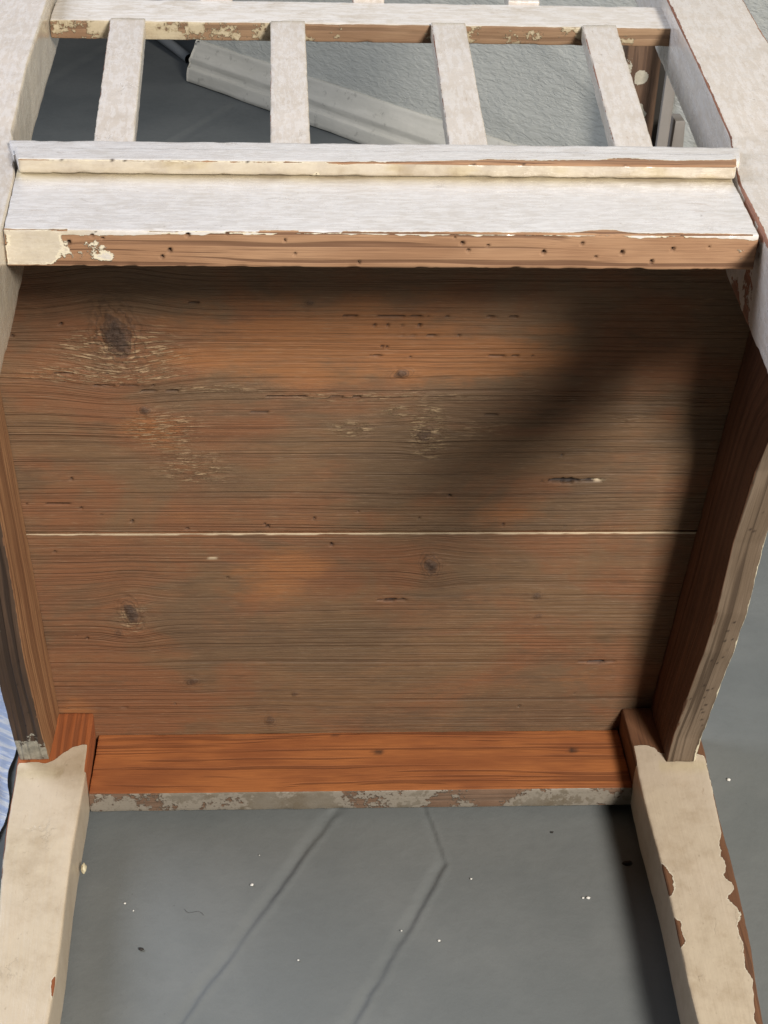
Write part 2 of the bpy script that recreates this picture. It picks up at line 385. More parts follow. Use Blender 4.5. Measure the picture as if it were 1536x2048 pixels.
def build_wall():
    L = 3.2
    def mp(a, b, c): 
        s = .006+L*a; n_ = -.16+.145*b
        return (WA[0]+WU[0]*s+WN[0]*n_, WA[1]+WU[1]*s+WN[1]*n_, FLOOR-.01+1.9*c)
    def dp(p, un, nrm, W):
        f = np.clip(nrm[:, 1], 0, 1)
        ridge = .006*np.exp(-((p[:, 0]*.42+p[:, 2]-.52+.01*fbm(p, (9, 9, 9), 2))/.012)**2)
        blob = .012*np.clip(fbm(p, (22, 22, 22), 3, 9)-.25, 0, 1)
        return f*(.006*fbm(p, (9, 9, 9), 3, 7)+ridge*.5+blob)
    o = board('wall', None, wall_mat(), (L, .145, 1.9), mp, res=(.012, .05, .012), r=.004, disp=dp, wear=.002)
    tag(o, 'pale grey rough painted wall standing behind the chair back', 'wall')
    # skirting board: moulded profile swept along the wall
    prof = [(-.015, 0), (.003, 0), (.004, .0005), (.004, .018), (.0035, .021), (0., .0235), (-.001, .028), (.0, .033), (.0005, .037), (-.002, .042),
            (-.006, .049), (-.0085, .056), (-.0095, .061), (-.011, .0635), (-.0150, .0640)]
    prof = [(a*1.0, b*1.05) for a, b in prof]
    fine = []
    for (a, b), (c, d) in zip(prof[:-1], prof[1:]):
        for k in range(3): fine.append((a+(c-a)*k/3, b+(d-b)*k/3))
    fine.append(prof[-1]); fine = np.array(fine); ns = 420; S = np.linspace(0, 2.6, ns)
    np_ = len(fine)
    s = np.repeat(S, np_); a = np.tile(fine[:, 0], ns); b = np.tile(fine[:, 1], ns)
    q = np.stack([s, a, b], 1)
    s2 = s + np.where(s < .01, (.010*(b/.065)-.004+.004*fbm(q, (1, 1, 120), 2)), 0)
    co = wpt(s2, a+.0015*fbm(q, (14, 60, 60), 3, 2), FLOOR+.002+b+.0012*fbm(q, (18, 1, 30), 3, 4)*(b < .03))
    id_ = np.arange(ns*np_).reshape(ns, np_)
    Q = np.stack([id_[:-1, :-1], id_[1:, :-1], id_[1:, 1:], id_[:-1, 1:]], -1).reshape(-1, 4)
    # end caps
    n0 = len(co); c0 = co[id_[0]].mean(0); 
    co = np.concatenate([co, [c0]])
    cap = [[id_[0, j+1], id_[0, j], n0, n0] for j in range(np_-1)]
    m = NT('skirting_paint'); P = m.attr('pp', True)
    c = m.mix(m.ramp(m.noise(m.vmul(P, (12., 60., 60.)), 1., 4.), .4, .7), (.60, .58, .51), (.68, .655, .58))
    c = m.mix(m.ramp(m.noise(P, 60., 4., .7), .58, .72, 0., .5), c, (.24, .23, .20))
    mm = m.done(c, .65, m.bump(m.noise(P, 80., 4., .6), .0012, .5), .4)
    me_q = np.array(Q)
    o = mk_mesh('skirting_board', co, me_q, dict(pp=np.concatenate([q, [[0, 0, .03]]])), mm)
    bmcap = bpy.data.meshes.new('x')
    import bmesh
    bm = bmesh.new(); bm.from_mesh(o.data); bm.verts.ensure_lookup_table()
    for j in range(np_-1):
        f = bm.faces.new([bm.verts[int(id_[0, j+1])], bm.verts[int(id_[0, j])], bm.verts[n0]]); f.smooth = False
    bm.verts.ensure_lookup_table(); bm.normal_update(); bm.to_mesh(o.data); bm.free(); bpy.data.meshes.remove(bmcap)
    tag(o, 'moulded grey skirting board running along the foot of the wall', 'skirting board')
    # black panel that paints in the darkness of the doorway beyond the wall's end
    n = NT('doorway_dark_panel'); P = n.attr('pp', True)
    dm = n.done(n.mix(n.noise(P, 20.), (.010, .010, .011), (.018, .018, .019)), .6)
    def dmp(a, b, c):
        s = -.34+.33*a; n_ = -.30+.03*b
        return (WA[0]+WU[0]*s+WN[0]*n_, WA[1]+WU[1]*s+WN[1]*n_, FLOOR-.004+1.9*c)
    d = board('doorway_dark_panel', None, dm, (.33, .03, 1.9), lambda a, b, c: dmp(a, b, c), res=(.05, .02, .2), r=.003)
    tag(d, 'black panel standing in for the dark doorway past the end of the wall', 'doorway')
    # metal floor trim at the threshold
    tp = np.array([(-.2330, 1.738, .006), (-.262, 1.795, .010), (-.3129, 1.889, .016), (-.36, 1.99, .022)])
    co = []; ids = []; k = 12
    for i in range(len(tp)):
        t = tp[min(i+1, 3)]-tp[max(i-1, 0)]; t /= np.linalg.norm(t); u = np.cross(t, [0, 0, 1]); u /= np.linalg.norm(u); v2 = np.cross(u, t)
        for j in range(k):
            an = j*2*math.pi/k; co.append(tp[i]+(u*math.cos(an)+v2*math.sin(an))*.0085)
    Q = [[i*k+j, i*k+(j+1) % k, (i+1)*k+(j+1) % k, (i+1)*k+j] for i in range(3) for j in range(k)]
    n = NT('grey_cable_sheath'); cm = n.done((.22, .235, .245), .4)
    o = mk_mesh('cable', np.array(co), Q, {}, cm)
    tag(o, 'grey cable lying on the floor by the end of the skirting board', 'cable')
build_wall()

# ------------------------------------------------------------------ the chair
chair = empty('chair', 'old wooden chair with peeling white paint lying on its front, bare seat underside showing', 'chair', (0, 0, FLOOR))

def flip_free(v): return v
# --- seat boards
KNOTS = [(-.151, .326, .009, .016, 1.), (-.137, .275, .004, .003, .7), (.021, .301, .006, .003, .7), (.036, .258, .005, .006, .55), (.044, .159, .0045, .007, 1.),
         (-.155, .122, .005, .010, .9), (-.165, .105, .004, .004, .3), (-.117, .063, .005, .0035, .55), (.117, .134, .004, .003, .5), (-.046, .051, .003, .002, .5),
         (-.064, .027, .004, .005, .5), (-.036, .347, .003, .002, .5), (.119, .117, .003, .002, .3)]
HOLES = [(-.181, .351), (-.183, .333), (-.212, .325), (-.216, .207), (.003, .333), (.011, .333), (.02, .333), (.03, .333), (.008, .319), (.011, .3185), (.025, .312),
         (-.186, .226), (-.182, .204), (-.169, .199), (-.15, .194), (-.115, .1885), (-.065, .192), (-.063, .190), (-.033, .196), (-.005, .201), (.035, .196), (.054, .213),
         (-.13, .043), (-.194, .103), (-.186, .101), (.112, .038), (-.022, .177), (-.0215, .1755), (.124, .243), (-.201, .171), (.131, .189), (.09, .191), (-.09, .150), (.15, .049)]
CRACKS = [(.105, .158, .224, .0017), (.008, .030, .131, .0010), (.150, .176, .077, .0010), (-.074, -.060, .274, .0010), (.072, .082, .2725, .0012),
          (-.192, -.176, .3005, .0008), (-.12, -.03, .3475, .0005), (-.02, .10, .339, .0005), (-.05, .06, .326, .0005), (.0, .12, .313, .0004), (-.2, -.15, .3, .0006), (-.09, .0, .2850, .0005),
          (-.215, -.185, .2075, .0005), (-.215, -.15, .0405, .0006), (-.19, -.13, .292, .0008), (-.14, -.10, .2885, .0007)]
ORG = [(-.02, .325, .14, .028, .8), (-.06, .15, .05, .03, .7), (-.05, .30, .08, .02, .7), (.09, .20, .07, .02, .5), (-.10, .20, .06, .02, .45), (-.02, .345, .16, .03, .55), (.05, .312, .09, .022, .95), (-.09, .312, .06, .014, .75), (-.05, .158, .035, .022, .8), (-.13, .262, .035, .02, .7), (-.20, .30, .04, .02, .5), (-.05, .12, .04, .02, .4),
       (.14, .06, .05, .02, .5), (-.02, .195, .10, .015, .45), (-.20, .04, .02, .02, .7), (.14, .165, .04, .015, .4), (.11, .33, .03, .01, .6), (-.10, .03, .09, .012, .4), (-.19, .275, .03, .02, .35)]
RGH = [(-.15, .318, .045, .018, .9), (-.16, .300, .06, .008, .9), (.038, .262, .014, .022, 1.), (-.125, .262, .03, .018, .8), (-.11, .235, .03, .016, .7), (-.01, .262, .02, .008, .7),
       (.07, .262, .03, .012, .5), (-.155, .115, .014, .02, .6), (.16, .265, .03, .012, .4), (.018, .275, .012, .006, .8), (-.08, .29, .05, .006, .6), (-.03, .09, .03, .008, .4), (.0, .285, .12, .006, .5)]
def seat_attrs(p, un, nrm, W):
    x = W[:, 0]; z = W[:, 2]; fr = (nrm[:, 1] < -.3)*1.
    wr = np.zeros(len(x)); kn = np.zeros(len(x)); kr = np.full(len(x), 9.); q3 = np.stack([x, z, x*0], 1)
    jit = .35*fbm(q3, (240, 240, 1), 3, 8)
    for (kx, kz, a, b, s) in KNOTS:
        dx = (x-kx); dz = (z-kz)
        R2 = (dx/(a*3.6))**2+(dz/(b*2.4))**2
        wr += -s*dz*.45*np.exp(-R2)
        rr = np.sqrt((dx*.9+dz*.25)**2/a**2+(dz*.95-dx*.25)**2/b**2)+jit*1.6
        kr = np.minimum(kr, rr+(1-s)*1.2)
        kn = np.maximum(kn, min(1., s*1.15)*sstep(1.05, .35, rr))
    def fld(L):
        o = np.zeros(len(x))
        for (cx, cz, a, b, s) in L: o = np.maximum(o, s*np.exp(-((x-cx)/a)**2-((z-cz)/b)**2))
        return o
    _, dk = pits(HOLES, np.stack([x*.8, z*1.1], 1)*1., .0011, .004) if False else pits(HOLES, np.stack([x, z], 1), .00085, .004)
    lt = np.zeros(len(x))
    for ci, (a, b, zz, hw) in enumerate(CRACKS):
        if ci > 2: hw = hw*.5
        if ci > 5: hw = hw*.8
        u = np.clip((x-a)/(b-a), 0, 1); w_ = hw*(1-np.abs(2*u-1)**2.2)*(1+1.3*fbm(q3, (260, 1, 1), 2, 3)); yy = zz+.0008*fbm(q3, (60, 1, 1), 2, 11)
        inside = (x > a) & (x < b)
        dk = np.maximum(dk, inside*sstep(1.15, .55, np.abs(z-yy)/np.maximum(w_, 1e-5)))
    lt = np.maximum(lt, sstep(1.1, .6, np.hypot((x-.1495)/.0045, (z-.2244)/.0012)))
    lt = np.maximum(lt, .8*sstep(1.1, .5, np.hypot((x+.0995)/.004, (z-.1655)/.0012)))
    # pale ragged lip of the joint
    lt = np.maximum(lt, (z < .1862)*sstep(.1836, .1842, z + .0009*fbm(q3, (120, 1, 1), 2))*sstep(-.6, .0, fbm(q3, (30, 1, 1), 3, 2)+.35))
    return dict(wr=wr, kr=kr, kn=kn*fr, og=fld(ORG), rg=fld(RGH), dk=dk*fr*(1-lt), lt=lt*fr)
def seat_disp(p, un, nrm, W):
    x = W[:, 0]; z = W[:, 2]; fr = (nrm[:, 1] < -.3)*1.
    d, k = pits(HOLES, np.stack([x, z], 1), .00085, .003)
    q3 = np.stack([x, z, x*0], 1)
    for ci, (a, b, zz, hw) in enumerate(CRACKS):
        if ci > 2: hw = hw*.5
        if ci > 5: hw = hw*.8
        u = np.clip((x-a)/(b-a), 0, 1); w_ = hw*(1-np.abs(2*u-1)**2.2)*(1+1.3*fbm(q3, (260, 1, 1), 2, 3)); yy = zz+.0008*fbm(q3, (60, 1, 1), 2, 11)
        d = np.minimum(d, -.003*((x > a) & (x < b))*sstep(1.2, .3, np.abs(z-yy)/np.maximum(w_, 1e-5)))
    kn = 0
    for (kx, kz, a, b, s) in KNOTS:
        rr = np.hypot((x-kx)/(a*1.6), (z-kz)/(b*1.6)); kn = kn + s*np.exp(-rr**2)*(.5+1.6*fbm(q3, (420, 420, 1), 2, 6))
    d = d + .0011*kn
    for (cx, cz, a, b, s) in RGH:
        d = d + .0009*s*np.exp(-((x-cx)/a)**2-((z-cz)/b)**2)*fbm(q3, (90, 500, 1), 3, 12)
    d = d + .0006*fbm(q3, (6, 18, 1), 2, 4)
    return d*fr
MS = seat_material()
board('seat_board', chair, MS, (.485, .018, .2500), box_map(-.2405, .2445, 0., .018, .1860, .4360), res=(.0011, .009, .0009), r=.0006, disp=seat_disp, attrs=seat_attrs, wear=.0004)
board('seat_board', chair, MS, (.485, .018, .1927), box_map(-.2405, .2445, -.0003, .0177, -.0080, .1847), res=(.0011, .009, .0009), r=.0007, disp=seat_disp, attrs=seat_attrs, wear=.0004)

# --- front rail (bottom of the picture)
def fr_attrs(p, un, nrm, W):
    kb = np.where(nrm[:, 1] < -.4, .52, 1.2)      # only the edge towards us keeps smears of paint
    kb = np.where(nrm[:, 2] < -.5, .1, kb)
    x, y = W[:, 0], W[:, 1]; dk = np.zeros(len(x)); up = (nrm[:, 2] > .5)
    q3 = np.stack([x, y, x*0], 1); j = .5*fbm(q3, (300, 300, 1), 3, 4)
    for (kx, ky, a, b) in ((.012, -.022, .006, .0035), (.1485, -.022, .0045, .0040), (-.018, -.004, .003, .001)):
        dk = np.maximum(dk, .9*sstep(1.1, .2, np.hypot((x-kx)/a, (y-ky)/b)+j))
    return dict(kb=kb + .3*fbm(p, (25, 1, 1), 2), dk=dk*up, yl=np.zeros(len(p)), gw=(nrm[:, 1] < -.4)*1.)
board('front_rail', chair, M_orange, (.369, .061, .0160), box_map(-.1845, .1845, -.0612, -.0005, 0., .0160), res=(.003, .0025, .0025), r=.0007, attrs=fr_attrs)

# --- side rails with a wavy free edge
SZ = np.array([.030, .0375, .057, .093, .126, .1385, .17, .22, .273, .30, .36, .41])
def side_rail(sg):
    if sg > 0: yy = np.array([.0575, .0585, .0575, .062, .067, .0695, .0715, .067, .0705, .078, .135, .140])
    else: yy = np.array([.0485, .049, .054, .059, .062, .062, .0585, .0555, .0555, .056, .066, .080])
    z0, z1 = (.0362, .412)
    k = .085 if sg > 0 else .05
    xi0 = .2075 if sg > 0 else .2114
    def mp(a, b, c):
        z = z0+(z1-z0)*c; h = np.interp(z, SZ, yy)
        xin = xi0+(z-.06)*k
        y = -h*(1-b)-.0006*b
        if sg > 0: x = xin+.0198*(1-a) ; x = xin + .0198*a
        else: x = -xin-.0195*(1-a)
        return x, y, z
    def at_(p, un, nrm, W):
        outer = (nrm[:, 0]*sg > .5); edge = (nrm[:, 1] < -.5); z = W[:, 2]; x = W[:, 0]
        if sg > 0:
            do = np.abs((x) - (xi0+(z-.06)*k+.0198))      # distance to the outer arris
            kb = np.where(outer, .15, 1.2); kb = np.where(edge, 1.05-.75*np.exp(-do/.0016), kb)
            kb = kb - .22*edge*sstep(.062, .040, z)
            kb = np.where(nrm[:, 0]*sg < -.5, 1.3, kb)
            pts = [(.2361, .2431), (.2301, .2306), (.2328, .2288), (.23, .1974), (.2298, .163), (.2267, .1559), (.231, .1492), (.2263, .148), (.2207, .1304), (.225, .128),
                   (.228, .119), (.2201, .1075), (.2221, .0958), (.213, .0942), (.2243, .089), (.224, .0749), (.2261, .1045), (.2231, .1025), (.2225, .085), (.229, .14), (.2275, .1335), (.2235, .0815), (.2255, .0695)]
            _, dk = pits(pts, np.stack([x, z], 1), .00075, .003, edge*1.)
        else:
            kb = np.where(outer, .1, 1.3); kb = np.where(edge, .92-.50*sstep(.085, .045, z)-.25*np.exp(-((z-.15)/.02)**2), kb)
            pts = [(-.222, .11), (-.218, .085), (-.2215, .072), (-.224, .055), (-.216, .062), (-.219, .13)]
            _, dk = pits(pts, np.stack([x, z], 1), .0008, .003, edge*1.)
        return dict(kb=kb, dk=dk, yl=np.zeros(len(p)))
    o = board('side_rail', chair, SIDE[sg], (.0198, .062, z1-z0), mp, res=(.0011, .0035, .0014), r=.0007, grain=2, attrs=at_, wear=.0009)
    return o
# the inner faces are bare pine, so the material blends by the bias field
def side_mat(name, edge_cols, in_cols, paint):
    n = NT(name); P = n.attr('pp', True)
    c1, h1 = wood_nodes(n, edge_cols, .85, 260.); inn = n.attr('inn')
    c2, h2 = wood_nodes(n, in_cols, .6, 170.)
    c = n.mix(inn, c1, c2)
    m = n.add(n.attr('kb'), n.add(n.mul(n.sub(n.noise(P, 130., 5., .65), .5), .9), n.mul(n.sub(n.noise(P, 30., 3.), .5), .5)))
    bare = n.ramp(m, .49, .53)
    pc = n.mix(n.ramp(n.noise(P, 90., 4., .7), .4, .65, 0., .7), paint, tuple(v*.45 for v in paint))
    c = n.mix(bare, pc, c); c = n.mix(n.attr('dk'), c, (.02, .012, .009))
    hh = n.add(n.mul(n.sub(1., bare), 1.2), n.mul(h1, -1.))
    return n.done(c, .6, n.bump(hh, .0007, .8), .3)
SIDE = {1: side_mat('side_rail_grey_brown_wood', BROWNGREY, ((.15, .068, .036), (.11, .048, .026), (.055, .022, .012)), (.66, .60, .45)),  # right inner face colours deepened to paint in its shade
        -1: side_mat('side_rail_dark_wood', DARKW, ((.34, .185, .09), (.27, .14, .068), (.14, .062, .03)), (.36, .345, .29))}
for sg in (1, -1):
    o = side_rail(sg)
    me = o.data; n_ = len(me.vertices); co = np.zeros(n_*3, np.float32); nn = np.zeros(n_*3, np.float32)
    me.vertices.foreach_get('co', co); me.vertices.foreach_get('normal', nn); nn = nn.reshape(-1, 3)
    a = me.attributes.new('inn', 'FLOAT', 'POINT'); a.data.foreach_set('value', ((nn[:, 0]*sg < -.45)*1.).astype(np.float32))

# --- front legs, lying along the floor towards the camera
def front_leg(sg):
    ys = np.array([0., .05, .11, .22, .27, .43])
    xo = np.array([.2350, .2345, .2300, .2230, .2165, .2080]); xi = np.array([.1848, .1846, .1832, .1808, .1795, .1770])
    if sg < 0: xo = np.array([.2330, .2320, .2285, .2175, .2120, .2040]); xi = np.array([.1862, .1856, .1842, .1815, .1803, .1770])
    L = .43
    def mp(a, b, c):
        y = L*b; o_ = np.interp(y, ys, xo); i_ = np.interp(y, ys, xi)
        wob = .0006*np.sin(y*40+sg)
        x = sg*(i_+(o_-i_)*(a if sg > 0 else 1-a)) + wob
        return x, -L*(1-0)*b, .036*c
    # keep a right-handed frame: b runs from the tip to the seat
    def mp2(a, b, c): return mp(a, 1-b, c)
    def at_(p, un, nrm, W):
        x, y, z = W.T; q = np.stack([x, y, z], 1)
        inn = (nrm[:, 0]*sg < -.5); outf = (nrm[:, 0]*sg > .5); top = (nrm[:, 2] > .5)
        lim = (-.034 if sg < 0 else -.040)
        slope = .35*(sg*x-.21)*0
        bare_end = sstep(-.006, .006, y-(lim - (.018*sstep(.19, .215, sg*x) if sg < 0 else .010*sstep(.19, .21, sg*x)))+.007*fbm(q, (90, 90, 90), 3, 6))
        kb = np.full(len(x), -.02) + 1.4*bare_end*(top | (nrm[:, 1] > .5))
        kb = kb + 1.4*sstep(-.065, -.052, y)*inn*(z > .003)
        # chips along the arrises
        if sg > 0:
            for (cy, s, w_, e) in ((-.165, -1, .013, .0050), (-.208, -1, .012, .0048), (-.142, 1, .020, .0045), (-.175, 1, .02, .0055), (-.214, 1, .016, .0055), (-.245, 1, .02, .004), (-.27, 1, .02, .004)):
                i_ = np.interp(-y, ys, xi); o_ = np.interp(-y, ys, xo)
                de = (sg*x-i_) if s < 0 else (o_-sg*x)
                side = top*1. + (outf*1. if s > 0 else 0)
                kb = kb + side*.85*np.exp(-((y-cy)/w_)**4)*sstep(1.9, .05, de/(e*(1+1.1*fbm(q, (110, 110, 1), 2, 3))))
            kb = kb + .38*outf
        else:
            i_ = np.interp(-y, ys, xi)
            kb = kb + top*.6*np.exp(-((y+.238)/.010)**2)*sstep(1.7, .1, (sg*x-i_)/.0024)
            kb = kb + .45*outf
        return dict(kb=kb, dk=np.zeros(len(x)), yl=np.clip(.25*sstep(.25, .8, fbm(q, (12, 12, 12), 2, 2)+.4)*top + .6*np.exp(-((y+.062)/.006)**2)*(sg*x > .2)*top, 0, 1))
    return board('front_leg', chair, M_cream if sg > 0 else M_leg_l, (.048, L, .036), mp2, res=(.0016, .0025, .0025), r=.0016, grain=1, attrs=at_, wear=.0007, rough=.00035)
M_leg_l = painted('left_leg_cream_paint', (.56, .475, .36), (.66, .60, .48), ((.42, .13, .040), (.33, .10, .03), (.15, .05, .02)), edge=.16, namp=.5, dirt=.40)
legR = front_leg(1); legL = front_leg(-1)

# --- back posts: rear leg + upright in one piece
def zback(y): return .449+.12*np.clip(y+.01, 0, None)
def back_post(sg):
    ys = np.array([-.36, -.22, -.142, -.07, -.02, 0., .09, .30, .62])
    xi = np.array([.163, .174, .1808, .1865, .1950, .1990, .2035, .2065, .2080]); xi = xi+(.0022*(ys > -.16)*(ys < .01) if sg > 0 else 0)
    wd = np.array([.042, .050, .052, .053, .053, .053, .0530, .0530, .0500])
    th = np.array([.034, .046, .049, .050, .046, .043, .040, .040, .036])
    zt = np.array([.475, .452, .449, .449, .449, .450, .461, .4862, .5246])
    y0, y1 = -.36, .62
    def mp(a, b, c):
        y = y0+(y1-y0)*b; i_ = np.interp(y, ys, xi); w_ = np.interp(y, ys, wd)
        x = sg*(i_+w_*(a if sg > 0 else 1-a))
        t = np.interp(y, ys, zt); h = np.interp(y, ys, th)
        return x, y, t-h*(1-c)
    def at_(p, un, nrm, W):
        x, y, z = W.T; q = np.stack([x, y, z], 1)
        inn = (nrm[:, 0]*sg < -.5); top = (nrm[:, 2] > .5); i_ = np.interp(y, ys, xi)
        kb = np.full(len(x), -.06)
        if sg > 0:
            kb = kb + .52*top*np.exp(-(sg*x-i_)/.0030) + .46*top*np.exp(-(i_+.053-sg*x)/.0035)
            kb = kb + .9*(nrm[:, 1] < 2)*inn*np.exp(-((y+.12)/.05)**2)*sstep(.20, .5, fbm(q, (70, 70, 70), 3, 2)+.45)*.7
        yl = .55*inn if sg < 0 else .05*inn
        return dict(kb=kb, dk=np.zeros(len(x)), yl=yl*1.)
    return board('back_post', chair, M_post, (.053, y1-y0, .045), mp, res=(.002, .003, .0025), r=.0014, grain=1, attrs=at_, wear=.0010, rough=.0004)
back_post(1); back_post(-1)

# --- back rail of the seat frame
RH = [(-.1371, .448), (-.1503, .4426), (-.1389, .4462), (-.1343, .4447), (-.0939, .4468), (-.0752, .4479), (-.0479, .4443), (-.1028, .4389), (-.1065, .4355), (-.0432, .4375),
      (.0334, .4462), (.0372, .4434), (.0403, .4399), (.0496, .4422), (.0768, .4391), (.0951, .4438), (.1023, .4369), (.1151, .4391), (.1398, .4413), (.1438, .4483), (.1573, .4425), (.1301, .4345), (-.0124, .4333)]
def br_attrs(p, un, nrm, W):
    x, y, z = W.T; q = np.stack([x, y, z], 1); fr = nrm[:, 1] < -.5; top = nrm[:, 2] > .5
    kb = np.full(len(x), -.12)
    f = 1.0 - .75*sstep(-.104, -.170, x+.03*fbm(q, (60, 60, 60), 2)) - .42*sstep(.135, .175, x) - .80*sstep(.4458, .4480, z+.0012*fbm(q, (120, 1, 1), 3, 9))
    kb = np.where(fr, f, kb)
    kb = kb + top*.42*np.exp(-(y+.142)/.0030)*(1+.8*np.sign(fbm(q, (14, 1, 1), 2, 5)))*.8
    kb = kb + top*.75*np.exp(-((x-.105)/.010)**2-((y+.142)/.006)**2)
    kb = np.where(nrm[:, 2] < -.5, 1.2, kb)
    kb = kb + fr*(-.55)*sstep(.25, .6, fbm(q, (45, 90, 90), 3, 31))*(x < .0)
    _, dk = pits(RH, np.stack([x, z], 1), .00085, .003, fr*1.)
    _, d2 = pits([(.158, -.118)], np.stack([x, y], 1), .0009, .003, top*1.)
    yl = .9*top*sstep(-.084, -.066, y + .003*fbm(q, (20, 1, 1), 2)) + .50*fr*sstep(.120, .150, -x) + .10*fr
    return dict(kb=kb, dk=np.maximum(dk, d2), yl=np.clip(yl, 0, 1))
def br_disp(p, un, nrm, W):
    d, _ = pits(RH, np.stack([W[:, 0], W[:, 2]], 1), .00085, .0035, (nrm[:, 1] < -.5)*1.)
    return d
def br_map(a, b, c):
    y = -.1425+.094*b; h = .1808+.0022+(y+.142)*.08-.0024
    x0 = -h; x1 = h+.0004
    return x0+(x1-x0)*a, y, .4305+.0182*c
board('back_rail', chair, M_rail, (.366, .094, .0182), br_map, res=(.0008, .0022, .0008), r=.0008, attrs=br_attrs, disp=br_disp, wear=.0010)

# --- moulding strip across the foot of the back
def mo_attrs(p, un, nrm, W):
    x, y, z = W.T; fr = nrm[:, 1] < -.4; top = nrm[:, 2] > .5; q = np.stack([x, y, z], 1)
    kb = np.full(len(x), -.10)
    kb = kb + top*sstep(-.03, .06, x)*.74*np.exp(-((y+.0652)/.0085)**2)+top*.30*sstep(.08, .13, x)*np.exp(-((y+.0652)/.013)**2)
    kb = kb + fr*.42*sstep(.15, .6, fbm(q, (70, 250, 250), 3, 21))+top*.28*np.exp(-(y+.0660)/.003)+top*(x > -.05)*.55*fbm(q, (45, 200, 1), 3, 4)
    pts = [(-.163, -.0659), (-.137, -.0656), (-.131, -.0659), (-.068, -.0659), (.049, -.0659), (.075, -.0656), (.128, -.0656)]
    _, dk = pits(pts, np.stack([x, y], 1), .0008, .002)
    return dict(kb=kb, dk=dk*(z > .4556), yl=.62*fr+.25*fr*sstep(.1, .5, fbm(q, (60, 200, 200), 3, 8)))
def mo_map(a, b, c):
    y = -.0662+.0200*b; hl = .1825+(y+.0758)*.25; hr = .1852+(y+.0758)*.25
    return -hl+(hl+hr)*a, y, .4490+.0076*c
mo = board('moulding_strip', chair, M_rail, (.370, .020, .0076), mo_map, res=(.0016, .0014, .0014), r=.0013, attrs=mo_attrs, wear=.0010)

# --- lower cross rail that takes the slats
def plain_attrs(yl_front=.5, front=.0, top=-.12):
    def f(p, un, nrm, W):
        fr = nrm[:, 1] < -.5; tp = nrm[:, 2] > .5
        kb = np.where(fr, front, top)
        return dict(kb=kb*1., dk=np.zeros(len(p)), yl=np.where(fr, yl_front, 0.))
    return f
def cr_map(a, b, c):
    y = -.0460+.0234*b; h = .190+(y+.05)*.26; return -h+(2*h+.004)*a, y, .4300+.0222*c
board('cross_rail', chair, M_rail, (.385, .0234, .0222), cr_map, res=(.003, .002, .003), r=.0010, attrs=plain_attrs(.3, .2), wear=.0010)

# --- upper cross rail (its edge towards us is bare and stained)
def up_attrs(p, un, nrm, W):
    x, y, z = W.T; q = np.stack([x, y, z], 1); fr = nrm[:, 1] < -.4
    kb = np.full(len(x), -.12)
    kb = np.where(fr, .42+.20*sstep(-.13, -.05, x)-.75*np.exp(-((x+.175)/.02)**2)*0+.5*sstep(.0, .5, fbm(q, (38, 38, 38), 2, 3)), kb)
    for s in (-.153, -.049, .056, .156): kb = kb - fr*.35*np.exp(-((x-s)/.015)**2)
    return dict(kb=kb, dk=np.zeros(len(x)), yl=np.where(fr, .85, 0.)+.15*(y < .190)*~fr)
def up_map(a, b, c):
    y = .1872+.0395*b; x0 = -.2045; x1 = .2062
    return x0+(x1-x0)*a, y, .4500+.0120*c+.12*(y-.187)
board('cross_rail', chair, painted('upper_rail_worn_paint', (.64, .60, .555), (.42, .35, .23), ((.34, .22, .13), (.26, .155, .09), (.14, .08, .045)), edge=.06, namp=.9, gloss=.45, white=.4, scale=75., dirt=.5),
      (.4107, .0395, .0120), up_map, res=(.002, .002, .0016), r=.0010, attrs=up_attrs, wear=.0012)
# top crest rail and its mate, out of the picture above
def crest_map(a, b, c):
    y = .54+.060*b; return -.207+.414*a, y, .4700+.016*c+.12*(y-.42)
board('top_rail', chair, M_post, (.414, .06, .016), crest_map, res=(.006, .006, .006), r=.0015, attrs=plain_attrs(.2, .0))

# --- slats: four between the cross rails, three above
def slat(xa, ya, wa, xb, yb, wb, seed):
    def mp(a, b, c):
        y = ya+(yb-ya)*b; t = b; xc = xa+(xb-xa)*t; w_ = wa+(wb-wa)*t
        return xc+w_*(a-.5), y, .4418+.12*(y-.0)-.0105+.0105*c
    def at_(p, un, nrm, W):
        return dict(kb=np.full(len(p), -.06)+.2*(nrm[:, 0] < -.5), dk=np.zeros(len(p)), yl=.3*(np.abs(nrm[:, 0]) > .5)+.55*sstep(.008, .0, yb-W[:, 1])*(yb < .2))
    board('slat', chair, M_post, (.0225, yb-ya, .0105), mp, res=(.0016, .0028, .0016), r=.0009, grain=1, attrs=at_, wear=.0009)
for i, (xa, xb) in enumerate(((-.1436, -.1535), (-.0460, -.0495), (.0536, .0562), (.1471, .1565))):
    slat(xa, -.0225, .0224, xb, .1872, .0228, i)
for i, (xa, xb) in enumerate(((-.098, -.101), (.0049, .005), (.1110, .1150))):
    slat(xa, .2267, .0215, xb, .5402, .022, i+9)

